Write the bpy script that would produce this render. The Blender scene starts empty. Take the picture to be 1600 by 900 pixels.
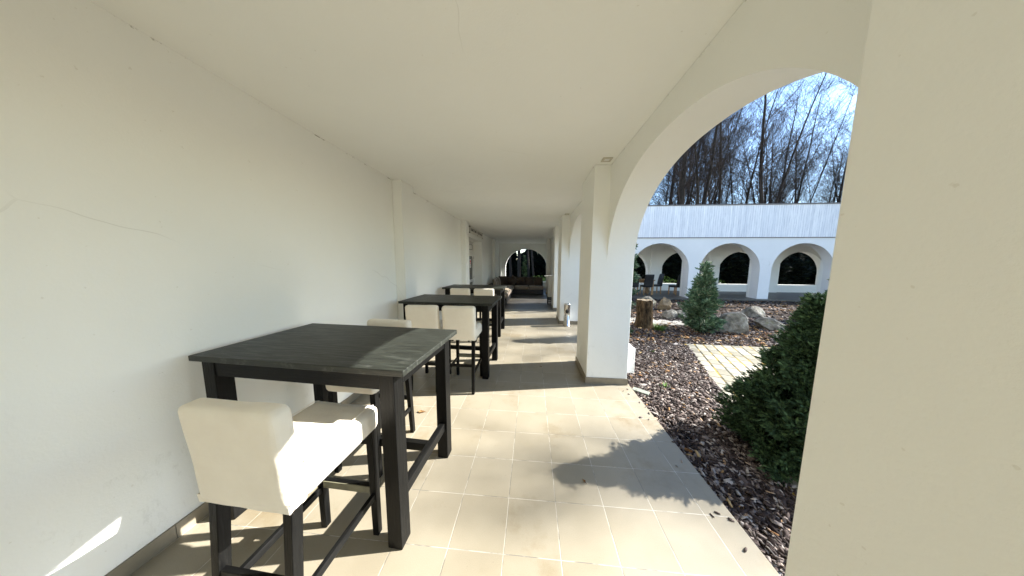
import bpy, bmesh, math, random
import numpy as np
from mathutils import Vector, Matrix, noise
R = math.radians
PI = math.pi
C = bpy.context.scene.collection
S = bpy.context.scene
random.seed(7)

# ------------------------------------------------------------------ camera
H = 1.65
YAW, PITCH, ROLL = -.0826, .108, .0054
def cam_axes():
    cy, sy, cp, sp = math.cos(YAW), math.sin(YAW), math.cos(PITCH), math.sin(PITCH)
    f = Vector((sy*cp, cy*cp, -sp)); r = Vector((cy, -sy, 0)); u = r.cross(f)
    cr, sr = math.cos(ROLL), math.sin(ROLL)
    return cr*r+sr*u, -sr*r+cr*u, f
r_, u_, f_ = cam_axes()
cd = bpy.data.cameras.new('camera'); cam = bpy.data.objects.new('camera', cd); C.objects.link(cam)
m = Matrix((r_, u_, -f_)).transposed().to_4x4(); m.translation = Vector((0, 0, H)); cam.matrix_world = m
cd.sensor_fit = 'HORIZONTAL'; cd.sensor_width = 36; cd.lens = 368.25/1600*36
cd.clip_start = .02; cd.clip_end = 600
S.camera = cam

# ------------------------------------------------------------------ light
SUN_EL, SUN_AZ = R(33.4), R(79.4)          # azimuth from +Y towards +X
W = bpy.data.worlds.new('World'); S.world = W; W.use_nodes = True
nt = W.node_tree; bg = nt.nodes['Background']
sky = nt.nodes.new('ShaderNodeTexSky'); sky.sky_type = 'NISHITA'; sky.sun_disc = False
sky.sun_elevation = SUN_EL; sky.sun_rotation = SUN_AZ
sky.air_density = 1.0; sky.dust_density = .1; sky.ozone_density = 2.0
nt.links.new(sky.outputs[0], bg.inputs[0]); bg.inputs[1].default_value = .105
sl = bpy.data.lights.new('sun', 'SUN'); sl.energy = 5.0; sl.angle = R(.55); sl.color = (1, .975, .93)
so = bpy.data.objects.new('sun', sl); C.objects.link(so)
sd = Vector((math.sin(SUN_AZ)*math.cos(SUN_EL), math.cos(SUN_AZ)*math.cos(SUN_EL), math.sin(SUN_EL)))
so.rotation_euler = sd.to_track_quat('Z', 'Y').to_euler(); so.location = sd*40
S.view_settings.view_transform = 'Standard'; S.view_settings.look = 'None'
S.view_settings.exposure = 2.2; S.view_settings.gamma = 1
S.render.engine = 'CYCLES'
try:
    S.cycles.max_bounces = 12; S.cycles.diffuse_bounces = 8
except Exception: pass

# ------------------------------------------------------------------ materials
def mat(name, col=(.5, .5, .5), rough=.6, metal=0, spec=.5):
    m = bpy.data.materials.new(name); m.use_nodes = True
    b = m.node_tree.nodes['Principled BSDF']
    b.inputs['Base Color'].default_value = (*col, 1); b.inputs['Roughness'].default_value = rough
    b.inputs['Metallic'].default_value = metal
    b.inputs['Specular IOR Level'].default_value = spec
    return m
class N:
    def __init__(s, m): s.t = m.node_tree; s.b = s.t.nodes['Principled BSDF']
    def n(s, ty, **kw):
        x = s.t.nodes.new(ty)
        for k, v in kw.items():
            if k in x.inputs: x.inputs[k].default_value = v
            else: setattr(x, k, v)
        return x
    def l(s, a, b): s.t.links.new(a, b)
    def coord(s, kind='Object', scale=(1, 1, 1), rot=(0, 0, 0), loc=(0, 0, 0)):
        tc = s.n('ShaderNodeTexCoord'); mp = s.n('ShaderNodeMapping')
        mp.inputs['Scale'].default_value = scale; mp.inputs['Rotation'].default_value = rot; mp.inputs['Location'].default_value = loc
        s.l(tc.outputs[kind], mp.inputs[0]); return mp.outputs[0]
    def noise(s, vec, scale, detail=4, rough=.55):
        x = s.n('ShaderNodeTexNoise'); x.inputs['Scale'].default_value = scale; x.inputs['Detail'].default_value = detail
        x.inputs['Roughness'].default_value = rough; s.l(vec, x.inputs['Vector']); return x.outputs['Fac']
    def ramp(s, fac, stops):
        x = s.n('ShaderNodeValToRGB'); e = x.color_ramp.elements
        while len(e) < len(stops): e.new(.5)
        for i, (p, c) in enumerate(stops):
            e[i].position = p; e[i].color = (*c, 1) if len(c) == 3 else c
        s.l(fac, x.inputs[0]); return x.outputs[0]
    def mix(s, a, b, fac, mode='MIX'):
        x = s.n('ShaderNodeMix', data_type='RGBA', blend_type=mode)
        for sock, v in ((x.inputs[0], fac), (x.inputs[6], a), (x.inputs[7], b)):
            if hasattr(v, 'links'): s.l(v, sock)
            elif isinstance(v, tuple): sock.default_value = (*v, 1)
            else: sock.default_value = v
        return x.outputs[2]
    def math(s, op, a, b=None, c=None):
        x = s.n('ShaderNodeMath', operation=op)
        for i, v in enumerate((a, b, c)):
            if v is None: continue
            if hasattr(v, 'links'): s.l(v, x.inputs[i])
            else: x.inputs[i].default_value = v
        return x.outputs[0]
    def bump(s, h, strength=.3, dist=.01):
        x = s.n('ShaderNodeBump'); x.inputs['Strength'].default_value = strength; x.inputs['Distance'].default_value = dist
        s.l(h, x.inputs['Height']); s.l(x.outputs[0], s.b.inputs['Normal'])
    def col(s, o): s.l(o, s.b.inputs['Base Color'])
    def rough(s, o): s.l(o, s.b.inputs['Roughness'])
M = {}
# plaster
def plaster(name, c1, c2):
    m = mat(name, c1, .85, spec=.25); n = N(m); v = n.coord()
    a = n.noise(v, .9, 5); col = n.ramp(a, [(.3, c2), (.7, c1)])
    sp = n.noise(v, 38, 2, .5); spk = n.ramp(sp, [(.735, (1, 1, 1)), (.76, (.72, .69, .62))])
    n.col(n.mix(col, spk, .35, 'MULTIPLY'))
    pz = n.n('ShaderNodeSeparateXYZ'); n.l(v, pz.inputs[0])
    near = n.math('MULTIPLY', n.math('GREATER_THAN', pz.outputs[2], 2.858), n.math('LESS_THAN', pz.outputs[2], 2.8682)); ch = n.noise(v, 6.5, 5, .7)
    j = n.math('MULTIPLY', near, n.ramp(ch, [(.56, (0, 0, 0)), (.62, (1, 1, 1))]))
    vo = n.n('ShaderNodeTexVoronoi', feature='DISTANCE_TO_EDGE'); vo.inputs['Scale'].default_value = .55
    wv_ = n.n('ShaderNodeMix', data_type='VECTOR'); nz = n.n('ShaderNodeTexNoise'); nz.inputs['Scale'].default_value = 2.5; n.l(v, nz.inputs['Vector'])
    wv_.inputs[0].default_value = .12; n.l(v, wv_.inputs[4]); n.l(nz.outputs['Color'], wv_.inputs[5]); n.l(wv_.outputs[1], vo.inputs['Vector'])
    cr = n.math('LESS_THAN', vo.outputs['Distance'], .0011); cm = n.ramp(n.noise(v, .8, 3), [(.55, (0, 0, 0)), (.60, (1, 1, 1))])
    cr = n.math('MULTIPLY', n.math('MULTIPLY', cr, cm), .2)
    low = n.math('LESS_THAN', pz.outputs[2], .55); dk = n.math('MULTIPLY', n.math('MULTIPLY', low, n.ramp(n.noise(n.coord(scale=(3, 3, 1.2)), 5, 7, .75), [(.56, (0, 0, 0)), (.72, (1, 1, 1))])), .22)
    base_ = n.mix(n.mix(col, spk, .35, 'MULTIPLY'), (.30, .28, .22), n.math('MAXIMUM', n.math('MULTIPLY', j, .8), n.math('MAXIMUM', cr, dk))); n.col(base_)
    f = n.noise(v, 90, 4, .6); g = n.noise(v, 3.2, 4, .5)
    n.bump(n.math('ADD', n.math('MULTIPLY', f, .0018), n.math('MULTIPLY', g, .014)), .55, 1.0); return m
M['plaster'] = plaster('white_plaster', (.85, .85, .805), (.82, .82, .77))
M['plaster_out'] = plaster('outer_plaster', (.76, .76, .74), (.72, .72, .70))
# floor tiles
T = .3244; TX0 = -.1365; TY0 = 1.162
def tiles(name, base, base2, grout, T, x0, y0, gw=.0042, rough=.42):
    m = mat(name, base, rough); n = N(m); tc = n.n('ShaderNodeTexCoord'); sp = n.n('ShaderNodeSeparateXYZ'); n.l(tc.outputs['Object'], sp.inputs[0])
    wob = n.noise(tc.outputs['Object'], 2.3, 2); wv = n.math('MULTIPLY', n.math('SUBTRACT', wob, .5), .004)
    ux = n.math('DIVIDE', n.math('SUBTRACT', n.math('ADD', sp.outputs[0], wv), x0), T)
    uy = n.math('DIVIDE', n.math('SUBTRACT', n.math('ADD', sp.outputs[1], wv), y0), T)
    def edge(u): return n.math('SUBTRACT', .5, n.math('ABSOLUTE', n.math('SUBTRACT', n.math('FRACT', u), .5)))
    d = n.math('MINIMUM', edge(ux), edge(uy))
    g = n.math('LESS_THAN', d, gw/2/T)
    cmb = n.n('ShaderNodeCombineXYZ'); n.l(n.math('FLOOR', ux), cmb.inputs[0]); n.l(n.math('FLOOR', uy), cmb.inputs[1])
    wn = n.n('ShaderNodeTexWhiteNoise'); n.l(cmb.outputs[0], wn.inputs[0])
    big = n.noise(tc.outputs['Object'], 2.1, 5, .6)
    f = n.math('ADD', n.math('MULTIPLY', wn.outputs[0], .22), n.math('MULTIPLY', big, .78))
    c = n.ramp(f, [(.32, base2), (.62, base)])
    sn = n.noise(tc.outputs['Object'], 260, 2, .7); c = n.mix(c, n.ramp(sn, [(.3, (.78, .74, .66)), (.55, (1, 1, 1))]), .55, 'MULTIPLY')
    sn2 = n.noise(tc.outputs['Object'], 60, 3, .6); c = n.mix(c, n.ramp(sn2, [(.70, (1, 1, 1)), (.76, (.55, .48, .38))]), .6, 'MULTIPLY')
    stain = n.noise(tc.outputs['Object'], 1.3, 6, .7); c = n.mix(c, n.ramp(stain, [(.54, (1, 1, 1)), (.68, (.74, .66, .52))]), .8, 'MULTIPLY')
    gn = n.noise(tc.outputs['Object'], 5, 4, .6); gc = n.ramp(gn, [(.42, tuple(x*.35 for x in grout)), (.52, grout)])
    n.col(n.mix(c, gc, g))
    n.rough(n.math('ADD', n.math('MULTIPLY', big, .25), rough-.1))
    hh = n.math('MULTIPLY', n.math('MINIMUM', n.math('MULTIPLY', d, T/.004), 1.0), .0016)
    n.bump(n.math('ADD', hh, n.math('MULTIPLY', sn, .0003)), .6, 1.0); return m
M['tile'] = tiles('beige_floor_tile', (.278, .246, .184), (.238, .208, .150), (.42, .395, .34), T, TX0, TY0, .0034)
M['tile_shaded'] = tiles('shaded_floor_tile', (.105, .095, .08), (.08, .072, .06), (.16, .15, .13), T, TX0, TY0)  # same tile in darker tones, shade put into the colour
def simple(name, c1, c2, scale=8, rough=.7, bump=.2, bd=.004, bs=60, metal=0, stretch=(1, 1, 1), spec=.5):
    m = mat(name, c1, rough, metal, spec); n = N(m); v = n.coord(scale=stretch)
    n.col(n.ramp(n.noise(v, scale, 5, .6), [(.32, c2), (.68, c1)]))
    n.bump(n.math('MULTIPLY', n.noise(v, bs, 4, .6), bd), bump*2, 1.0); return m
M['skirt'] = simple('skirting_tile', (.25, .215, .155), (.20, .17, .12), 9, .4, .2, .0006)
# black stained wood
def blackwood(name, stretch, c1, c2, wear, rough=.42):
    m = mat(name, c1, rough, 0, .13); n = N(m); v = n.coord(scale=stretch)
    g = n.noise(v, 9, 6, .62); c = n.ramp(g, [(.35, c2), (.65, c1)])
    w = n.noise(n.coord(), 4.5, 6, .68); w2 = n.noise(v, 26, 4, .65)
    ww = n.ramp(n.math('MULTIPLY', w, w2), [(.33, (0, 0, 0)), (.42, (1, 1, 1))])
    c = n.mix(c, wear, n.math('MULTIPLY', ww, .6)); n.col(c)
    n.rough(n.math('ADD', n.math('MULTIPLY', g, .3), rough-.12))
    n.bump(n.math('MULTIPLY', g, .0025), .8, 1.0); return m
M['wood_z'] = blackwood('black_stained_wood', (8, 8, .6), (.0055, .0055, .005), (.002, .002, .002), (.02, .019, .016), .42)
M['wood_x'] = blackwood('black_stained_board', (.6, 8, 8), (.0055, .0055, .005), (.002, .002, .002), (.022, .021, .018), .42)
M['wood_y'] = blackwood('black_stained_rail', (8, .6, 8), (.008, .008, .0075), (.003, .003, .003), (.045, .042, .035), .40)
mtop = mat('worn_tabletop', (.02, .02, .02), .45, 0, .35); n = N(mtop)
v = n.coord(scale=(.9, 11, 11)); g = n.noise(v, 5, 7, .65); spx = n.n('ShaderNodeSeparateXYZ'); n.l(n.coord(), spx.inputs[0])
pl = n.math('FRACT', n.math('DIVIDE', spx.outputs[1], .1005)); pe = n.math('LESS_THAN', n.math('ABSOLUTE', n.math('SUBTRACT', pl, .5)), .02)
c = n.ramp(g, [(.34, (.009, .010, .008)), (.5, (.017, .019, .015)), (.66, (.030, .034, .027))])
ws = n.noise(n.coord(scale=(1, 4, 1)), 7, 8, .75); c = n.mix(c, (.10, .105, .092), n.math('MULTIPLY', n.ramp(ws, [(.56, (0, 0, 0)), (.72, (1, 1, 1))]), .7))
n.col(n.mix(c, (.006, .006, .006), n.math('MULTIPLY', pe, .8)))
n.rough(n.ramp(g, [(.3, (.34,)*3), (.7, (.58,)*3)]))
n.bump(n.math('SUBTRACT', n.math('MULTIPLY', g, .003), n.math('MULTIPLY', pe, .0012)), .8, 1.0); M['top'] = mtop
# fabrics
def fabric(name, c1, c2, wr=.012):
    m = mat(name, c1, .92, 0, .2); n = N(m); v = n.coord()
    a = n.noise(v, 5, 5, .6); c = n.ramp(a, [(.3, c2), (.7, c1)])
    d = n.noise(v, 2.7, 7, .7); n.col(n.mix(c, n.ramp(d, [(.6, (1, 1, 1)), (.75, (.78, .70, .58))]), .7, 'MULTIPLY'))
    wv = n.math('ADD', n.noise(n.coord(scale=(1, 1, .45)), 7, 3, .5), n.math('MULTIPLY', n.noise(n.coord(scale=(.5, 2.5, 2.5)), 9, 4, .6), .35))
    fi = n.noise(v, 420, 2, .5)
    n.bump(n.math('ADD', n.math('MULTIPLY', wv, wr), n.math('MULTIPLY', fi, .0006)), .75, 1.0)
    n.b.inputs['Sheen Weight'].default_value = .25; return m
M['cream'] = fabric('cream_cotton_cover', (.80, .74, .62), (.74, .67, .55))
M['brown_fabric'] = fabric('brown_cushion_fabric', (.085, .062, .045), (.055, .04, .03), .02)
M['taupe'] = fabric('taupe_seat_fabric', (.27, .22, .17), (.2, .16, .12))
mst = mat('striped_fabric', (.5, .4, .3), .9, 0, .2); n = N(mst); wv = n.n('ShaderNodeTexWave'); wv.inputs['Scale'].default_value = 9; wv.bands_direction = 'Y'; wv.inputs['Distortion'].default_value = 1.2
n.l(n.coord(), wv.inputs[0]); n.col(n.ramp(wv.outputs[0], [(.35, (.62, .54, .42)), (.5, (.25, .15, .10)), (.65, (.55, .46, .35))])); M['stripe'] = mst
M['steel'] = mat('brushed_steel', (.62, .60, .57), .22, 1)
M['black_metal'] = mat('black_metal', (.012, .012, .012), .45)
M['white_metal'] = simple('white_painted_metal', (.72, .72, .70), (.66, .66, .64), 4, .4, .05, .0005)
M['upvc'] = simple('white_door_plastic', (.74, .73, .68), (.70, .69, .64), 3, .35, .05, .0003)
M['trim'] = simple('grey_coping', (.16, .15, .14), (.10, .09, .09), 5, .6, .1, .001)
mg = mat('dark_door_glass', (.03, .035, .035), .05, 0, .8); M['glass'] = mg
M['ink'] = mat('dark_lettering', (.03, .028, .025), .5)
M['red_ink'] = mat('red_print', (.55, .06, .05), .5)
M['paper'] = mat('white_paper', (.8, .8, .78), .7)
M['oak'] = simple('honey_wood', (.42, .24, .10), (.30, .16, .06), 6, .5, .2, .002, 40, stretch=(4, 4, .6))
M['black_leather'] = simple('black_leather', (.014, .014, .015), (.009, .009, .009), 6, .45, .2, .001)
# boarded parapet: vertical boards of slightly different white paint
mb = mat('painted_boards', (.7, .7, .7), .6, 0, .3); n = N(mb); sp = n.n('ShaderNodeSeparateXYZ'); n.l(n.coord(), sp.inputs[0])
u = n.math('DIVIDE', n.math('ADD', sp.outputs[0], sp.outputs[1]), .098); wn = n.n('ShaderNodeTexWhiteNoise', noise_dimensions='1D'); n.l(n.math('FLOOR', u), wn.inputs['W'])
c = n.ramp(wn.outputs[0], [(0, (.74, .75, .77)), (1, (.86, .86, .86))])
sk = n.noise(n.coord(scale=(14, 14, .7)), 3, 5, .65); c = n.mix(c, n.ramp(sk, [(.35, (.74, .75, .77)), (.58, (1, 1, 1))]), .8, 'MULTIPLY')
fr = n.math('ABSOLUTE', n.math('SUBTRACT', n.math('FRACT', u), .5)); ln = n.math('GREATER_THAN', fr, .455)
brk = n.noise(n.coord(scale=(5, 5, .8)), 2.2, 3); n.col(n.mix(c, (.27, .29, .33), n.math('MULTIPLY', ln, n.ramp(brk, [(.38, (.15,)*3), (.58, (.9,)*3)]))))
n.bump(n.math('MULTIPLY', ln, -.004), .6, 1.0); M['boards'] = mb
M['bark'] = simple('tree_bark', (.045, .038, .032), (.022, .019, .017), 5, .95, .6, .02, 18, stretch=(3, 3, .7), spec=.1)
M['twig'] = simple('bare_twigs', (.06, .048, .042), (.03, .025, .024), 1.2, .95, .1, .001, spec=.1)
M['stump_bark'] = simple('stump_bark', (.13, .085, .045), (.012, .009, .006), 6, .95, .9, .03, 22, stretch=(2.2, 2.2, .8), spec=.1)
ms = mat('cut_wood', (.4, .3, .2), .9, 0, .1); n = N(ms); wv = n.n('ShaderNodeTexWave', wave_type='RINGS', rings_direction='Z'); wv.inputs['Scale'].default_value = 14; wv.inputs['Distortion'].default_value = 3
n.l(n.coord(), wv.inputs[0]); n.col(n.mix(n.ramp(wv.outputs[0], [(0, (.30, .22, .14)), (1, (.42, .33, .22))]), n.ramp(n.noise(n.coord(), 9, 5), [(.4, (.5, .5, .5)), (.6, (1, 1, 1))]), .7, 'MULTIPLY')); M['cut'] = ms
mk = mat('pale_rock', (.4, .38, .34), .9, 0, .2); n = N(mk); v = n.coord()
c = n.ramp(n.noise(v, 3.5, 7, .65), [(.34, (.06, .055, .042)), (.5, (.19, .17, .135)), (.68, (.38, .36, .31))]); ms_ = n.noise(v, 6, 5, .6)
n.col(n.mix(c, (.10, .11, .035), n.math('MULTIPLY', n.ramp(ms_, [(.55, (0, 0, 0)), (.66, (1, 1, 1))]), .6))); n.bump(n.math('MULTIPLY', n.noise(v, 14, 7, .68), .03), .7, 1.0); M['rock'] = mk
M['rock_tan'] = simple('tan_rock', (.34, .25, .14), (.14, .10, .06), 5, .95, .6, .02, 18)
# bark chips
def island(name, stops, rough=.85, spec=.2, transl=0):
    m = mat(name, (.1, .1, .1), rough, 0, spec); n = N(m); g = n.n('ShaderNodeNewGeometry')
    c = n.ramp(g.outputs['Random Per Island'], stops)
    nv = n.noise(n.coord(), 60, 3, .6); n.col(n.mix(c, n.ramp(nv, [(.35, (.6, .6, .6)), (.65, (1, 1, 1))]), .7, 'MULTIPLY'))
    if transl: n.b.inputs['Subsurface Weight'].default_value = 0
    return m
M['chips'] = island('bark_chips', [(0, (.015, .010, .009)), (.38, (.045, .030, .025)), (.65, (.105, .078, .066)), (.85, (.20, .165, .145)), (.97, (.38, .34, .30)), (1, (.36, .20, .08))])
M['dryleaf'] = island('dry_leaves', [(0, (.10, .045, .02)), (.5, (.24, .12, .045)), (.85, (.36, .22, .09)), (1, (.42, .30, .15))])
M['needles'] = island('conifer_sprays', [(0, (.035, .075, .045)), (.45, (.07, .13, .07)), (.8, (.12, .19, .10)), (.95, (.19, .25, .15)), (1, (.34, .33, .24))], .7)
M['needles_dark'] = island('dark_conifer_sprays', [(0, (.014, .034, .016)), (.6, (.035, .07, .028)), (1, (.08, .13, .05))], .75)
M['needles_far'] = island('far_conifer_sprays', [(0, (.005, .009, .006)), (.8, (.012, .020, .011)), (1, (.03, .045, .02))], .8)
M['leaf'] = island('green_leaves', [(0, (.05, .11, .02)), (.6, (.10, .20, .03)), (1, (.20, .30, .06))], .5)
ms = mat('forest_soil', (.05, .04, .03), .95, 0, .1); n = N(ms); v = n.coord()
c = n.ramp(n.noise(v, 1.6, 7, .7), [(.32, (.028, .02, .016)), (.5, (.07, .05, .038)), (.68, (.13, .095, .06))]); fg = n.noise(v, 26, 6, .7)
n.col(n.mix(c, n.ramp(fg, [(.35, (.35, .35, .35)), (.65, (1.0, 1.0, 1.0))]), .8, 'MULTIPLY')); n.bump(n.math('MULTIPLY', fg, .03), .6, 1.0); M['soil'] = ms
# stone path with mossy joints
def paving(name, ang, ox, oy, a, b, stone1, stone2, moss):
    m = mat(name, stone1, .85, 0, .2); n = N(m); v = n.coord(); mp = n.n('ShaderNodeMapping', vector_type='TEXTURE')
    mp.inputs['Location'].default_value = (ox, oy, 0); mp.inputs['Rotation'].default_value = (0, 0, ang); n.l(v, mp.inputs[0])
    sp = n.n('ShaderNodeSeparateXYZ'); n.l(mp.outputs[0], sp.inputs[0])
    wob = n.math('MULTIPLY', n.math('SUBTRACT', n.noise(v, 9, 3), .5), .018)
    ux = n.math('DIVIDE', n.math('ADD', sp.outputs[0], wob), a); uy0 = n.math('DIVIDE', n.math('ADD', sp.outputs[1], wob), b)
    uy = n.math('ADD', uy0, n.math('MULTIPLY', n.math('FLOOR', ux), .37))
    def edge(u): return n.math('SUBTRACT', .5, n.math('ABSOLUTE', n.math('SUBTRACT', n.math('FRACT', u), .5)))
    dx = n.math('MULTIPLY', edge(ux), a); dy = n.math('MULTIPLY', edge(uy), b)
    d = n.math('MINIMUM', dx, dy); gx = n.math('LESS_THAN', dx, n.math('ADD', .006, n.math('MULTIPLY', n.noise(v, 14, 4, .6), .018))); gg = n.math('LESS_THAN', d, n.math('MULTIPLY', n.noise(v, 18, 3), .015))
    cmb = n.n('ShaderNodeCombineXYZ'); n.l(n.math('FLOOR', ux), cmb.inputs[0]); n.l(n.math('FLOOR', uy), cmb.inputs[1]); wn = n.n('ShaderNodeTexWhiteNoise'); n.l(cmb.outputs[0], wn.inputs[0])
    f = n.math('ADD', n.math('MULTIPLY', wn.outputs[0], .5), n.math('MULTIPLY', n.noise(v, 7, 6, .65), .5)); c = n.ramp(f, [(.2, stone2), (.75, stone1)])
    mm = n.ramp(n.noise(v, 5, 5, .65), [(.46, (.05, .045, .028)), (.60, moss)])
    c = n.mix(c, (.06, .05, .035), gg); n.col(n.mix(c, mm, gx))
    n.bump(n.math('ADD', n.math('MULTIPLY', n.math('MINIMUM', n.math('MULTIPLY', d, 40), 1.0), .012), n.math('MULTIPLY', n.noise(v, 60, 4), .003)), .6, 1.0); return m
M['pave'] = paving('stone_pavers', R(-21.2), 2.46, 3.04, .165, .22, (.29, .27, .21), (.15, .138, .10), (.30, .20, .035))
M['slab'] = simple('pale_stone_slabs', (.42, .39, .33), (.30, .27, .22), 3, .9, .4, .01, 25)

# ------------------------------------------------------------------ mesh helpers
class MB:
    def __init__(s): s.v = []; s.f = []; s.sm = []
    def add(s, vs, fs, smooth=False):
        o = len(s.v); s.v += [tuple(p) for p in vs]; s.f += [tuple(i+o for i in f) for f in fs]; s.sm += [smooth]*len(fs); return s
    def box(s, x0, x1, y0, y1, z0, z1, mtx=None):
        vs = [Vector((x, y, z)) for z in (z0, z1) for y in (y0, y1) for x in (x0, x1)]
        if mtx: vs = [mtx @ q for q in vs]
        return s.add(vs, [(0, 2, 3, 1), (4, 5, 7, 6), (0, 1, 5, 4), (2, 6, 7, 3), (0, 4, 6, 2), (1, 3, 7, 5)])
    def rbox(s, x0, x1, y0, y1, z0, z1, r=.01, seg=2, puff=0, mtx=None, sub=0):
        bm = bmesh.new(); bmesh.ops.create_cube(bm, size=1)
        if sub: bmesh.ops.subdivide_edges(bm, edges=bm.edges[:], cuts=sub, use_grid_fill=True)
        c = Vector(((x0+x1)/2, (y0+y1)/2, (z0+z1)/2)); d = Vector((x1-x0, y1-y0, z1-z0))
        for q in bm.verts:
            p = q.co.copy()
            q.co = Vector((p.x*d.x, p.y*d.y, p.z*d.z))
        if sub:
            # round the edges by pushing towards an inner box, puff the faces a little
            for q in bm.verts:
                p = q.co; inner = Vector([max(-(d[i]/2-r), min(d[i]/2-r, p[i])) for i in range(3)]); o = p-inner
                if o.length > 1e-6: q.co = inner+o.normalized()*r
                k = puff*(1-min(1, abs(p.x)/(d.x/2))**2)*(1-min(1, abs(p.y)/(d.y/2))**2)*(1-min(1, abs(p.z)/(d.z/2))**4 if False else 1)
                if abs(p.z) > d.z/2-r*1.01: q.co.z += math.copysign(k, p.z)
        else:
            bmesh.ops.bevel(bm, geom=bm.edges[:], offset=r, segments=seg, profile=.5, affect='EDGES')
        bm.verts.index_update()
        vs = [q.co+c for q in bm.verts]
        if mtx: vs = [mtx @ q for q in vs]
        s.add(vs, [[q.index for q in f.verts] for f in bm.faces], bool(sub)); bm.free(); return s
    def bar(s, a, b, w, h, w2=None, h2=None, up=Vector((0, 0, 1))):
        a, b = Vector(a), Vector(b); d = (b-a).normalized()
        if abs(d.dot(up)) > .95: up = Vector((0, 1, 0))
        x = d.cross(up).normalized(); y = x.cross(d).normalized(); w2 = w2 or w; h2 = h2 or h
        vs = [a+x*sx*w/2+y*sy*h/2 for sx, sy in ((-1, -1), (1, -1), (1, 1), (-1, 1))]+[b+x*sx*w2/2+y*sy*h2/2 for sx, sy in ((-1, -1), (1, -1), (1, 1), (-1, 1))]
        return s.add(vs, [(3, 2, 1, 0), (4, 5, 6, 7), (0, 1, 5, 4), (1, 2, 6, 5), (2, 3, 7, 6), (3, 0, 4, 7)])
    def tube(s, pts, rad, k=6, cap=True):
        n = len(pts); pts = [Vector(p) for p in pts]; o = []; vs = []
        for i, p in enumerate(pts):
            d = (pts[min(i+1, n-1)]-pts[max(i-1, 0)]).normalized(); u = Vector((0, 0, 1)) if abs(d.z) < .9 else Vector((1, 0, 0))
            x = d.cross(u).normalized(); y = x.cross(d)
            rr = rad[i] if hasattr(rad, '__len__') else rad
            for j in range(k): a = 2*PI*j/k; vs.append(p+(x*math.cos(a)+y*math.sin(a))*rr)
        fs = [(i*k+j, i*k+(j+1) % k, (i+1)*k+(j+1) % k, (i+1)*k+j) for i in range(n-1) for j in range(k)]
        if cap: fs += [tuple(range(k))[::-1], tuple((n-1)*k+j for j in range(k))]
        return s.add(vs, fs, k > 5)
    def lathe(s, prof, k=24, c=(0, 0, 0)):
        vs = [(c[0]+r*math.cos(2*PI*j/k), c[1]+r*math.sin(2*PI*j/k), c[2]+z) for r, z in prof for j in range(k)]
        return s.add(vs, [(i*k+j, i*k+(j+1) % k, (i+1)*k+(j+1) % k, (i+1)*k+j) for i in range(len(prof)-1) for j in range(k)], True)
    def build(s, name, m, parent=None, bevel=0, seg=2, autosm=True):
        me = bpy.data.meshes.new(name); me.from_pydata(s.v, [], s.f); me.update()
        me.polygons.foreach_set('use_smooth', s.sm)
        o = bpy.data.objects.new(name, me); C.objects.link(o)
        for mm in (m if isinstance(m, (list, tuple)) else [m]): me.materials.append(mm)
        if parent: o.parent = parent
        if bevel:
            b = o.modifiers.new('bevel', 'BEVEL'); b.width = bevel; b.segments = seg; b.limit_method = 'ANGLE'; b.angle_limit = R(40)
        return o
def tag(o, label=None, cat=None, group=None, kind=None):
    if label: o['label'] = label
    if cat: o['category'] = cat
    if group: o['group'] = group
    if kind: o['kind'] = kind
    return o
def empty(name, loc=(0, 0, 0), rz=0, label=None, cat=None, group=None):
    o = bpy.data.objects.new(name, None); C.objects.link(o); o.location = loc; o.rotation_euler = (0, 0, rz); o.empty_display_size = .1
    return tag(o, label, cat, group)
def copy_tree(o, parent=None, skip_label=True):
    c = o.copy(); C.objects.link(c)
    if parent: c.parent = parent
    for ch in [x for x in bpy.data.objects if x.parent == o]: copy_tree(ch, c)
    return c
def npmesh(name, verts, faces, m, parent=None, smooth=False):
    me = bpy.data.meshes.new(name); nv, nf = len(verts), len(faces); k = faces.shape[1]
    me.vertices.add(nv); me.vertices.foreach_set('co', np.asarray(verts, np.float32).ravel())
    me.loops.add(nf*k); me.loops.foreach_set('vertex_index', faces.astype(np.int32).ravel())
    me.polygons.add(nf); me.polygons.foreach_set('loop_start', np.arange(0, nf*k, k, dtype=np.int32)); me.polygons.foreach_set('loop_total', np.full(nf, k, np.int32))
    me.update(calc_edges=True); me.validate(); me.materials.append(m)
    o = bpy.data.objects.new(name, me); C.objects.link(o)
    if parent: o.parent = parent
    return o

# ------------------------------------------------------------------ setting: ground and floor
XL, XP, XA, XO, XE = -2.1, .77, .97, 1.31, 1.343      # back wall, pilaster face, arch wall inner / outer face, floor edge
ZC = 2.87
GZ = -.07
g = MB()
x0, x1, y0, y1 = 1.30, 60, -30, 12.0
def sheet(mb, x0, x1, y0, y1, z): mb.add([(x0, y0, z), (x1, y0, z), (x1, y1, z), (x0, y1, z)], [(0, 1, 2, 3)])
sheet(g, -150, 200, -150, 200, GZ-.004)
tag(g.build('ground', M['soil']), kind='structure')
f = MB(); f.box(-2.6, XE, -7, 8.24, -.3, 0); tag(f.build('floor', M['tile'], bevel=.003), kind='structure')
f = MB(); f.box(-2.6, XE, 8.242, 15.8, -.3, -.002); f.box(XE+.002, 22, 11.75, 15.8, -.3, -.002); tag(f.build('floor_shaded', M['tile_shaded']), kind='structure').name = 'lounge_floor'  # lounge and far wing floor, its shade painted into the tile colour
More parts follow.
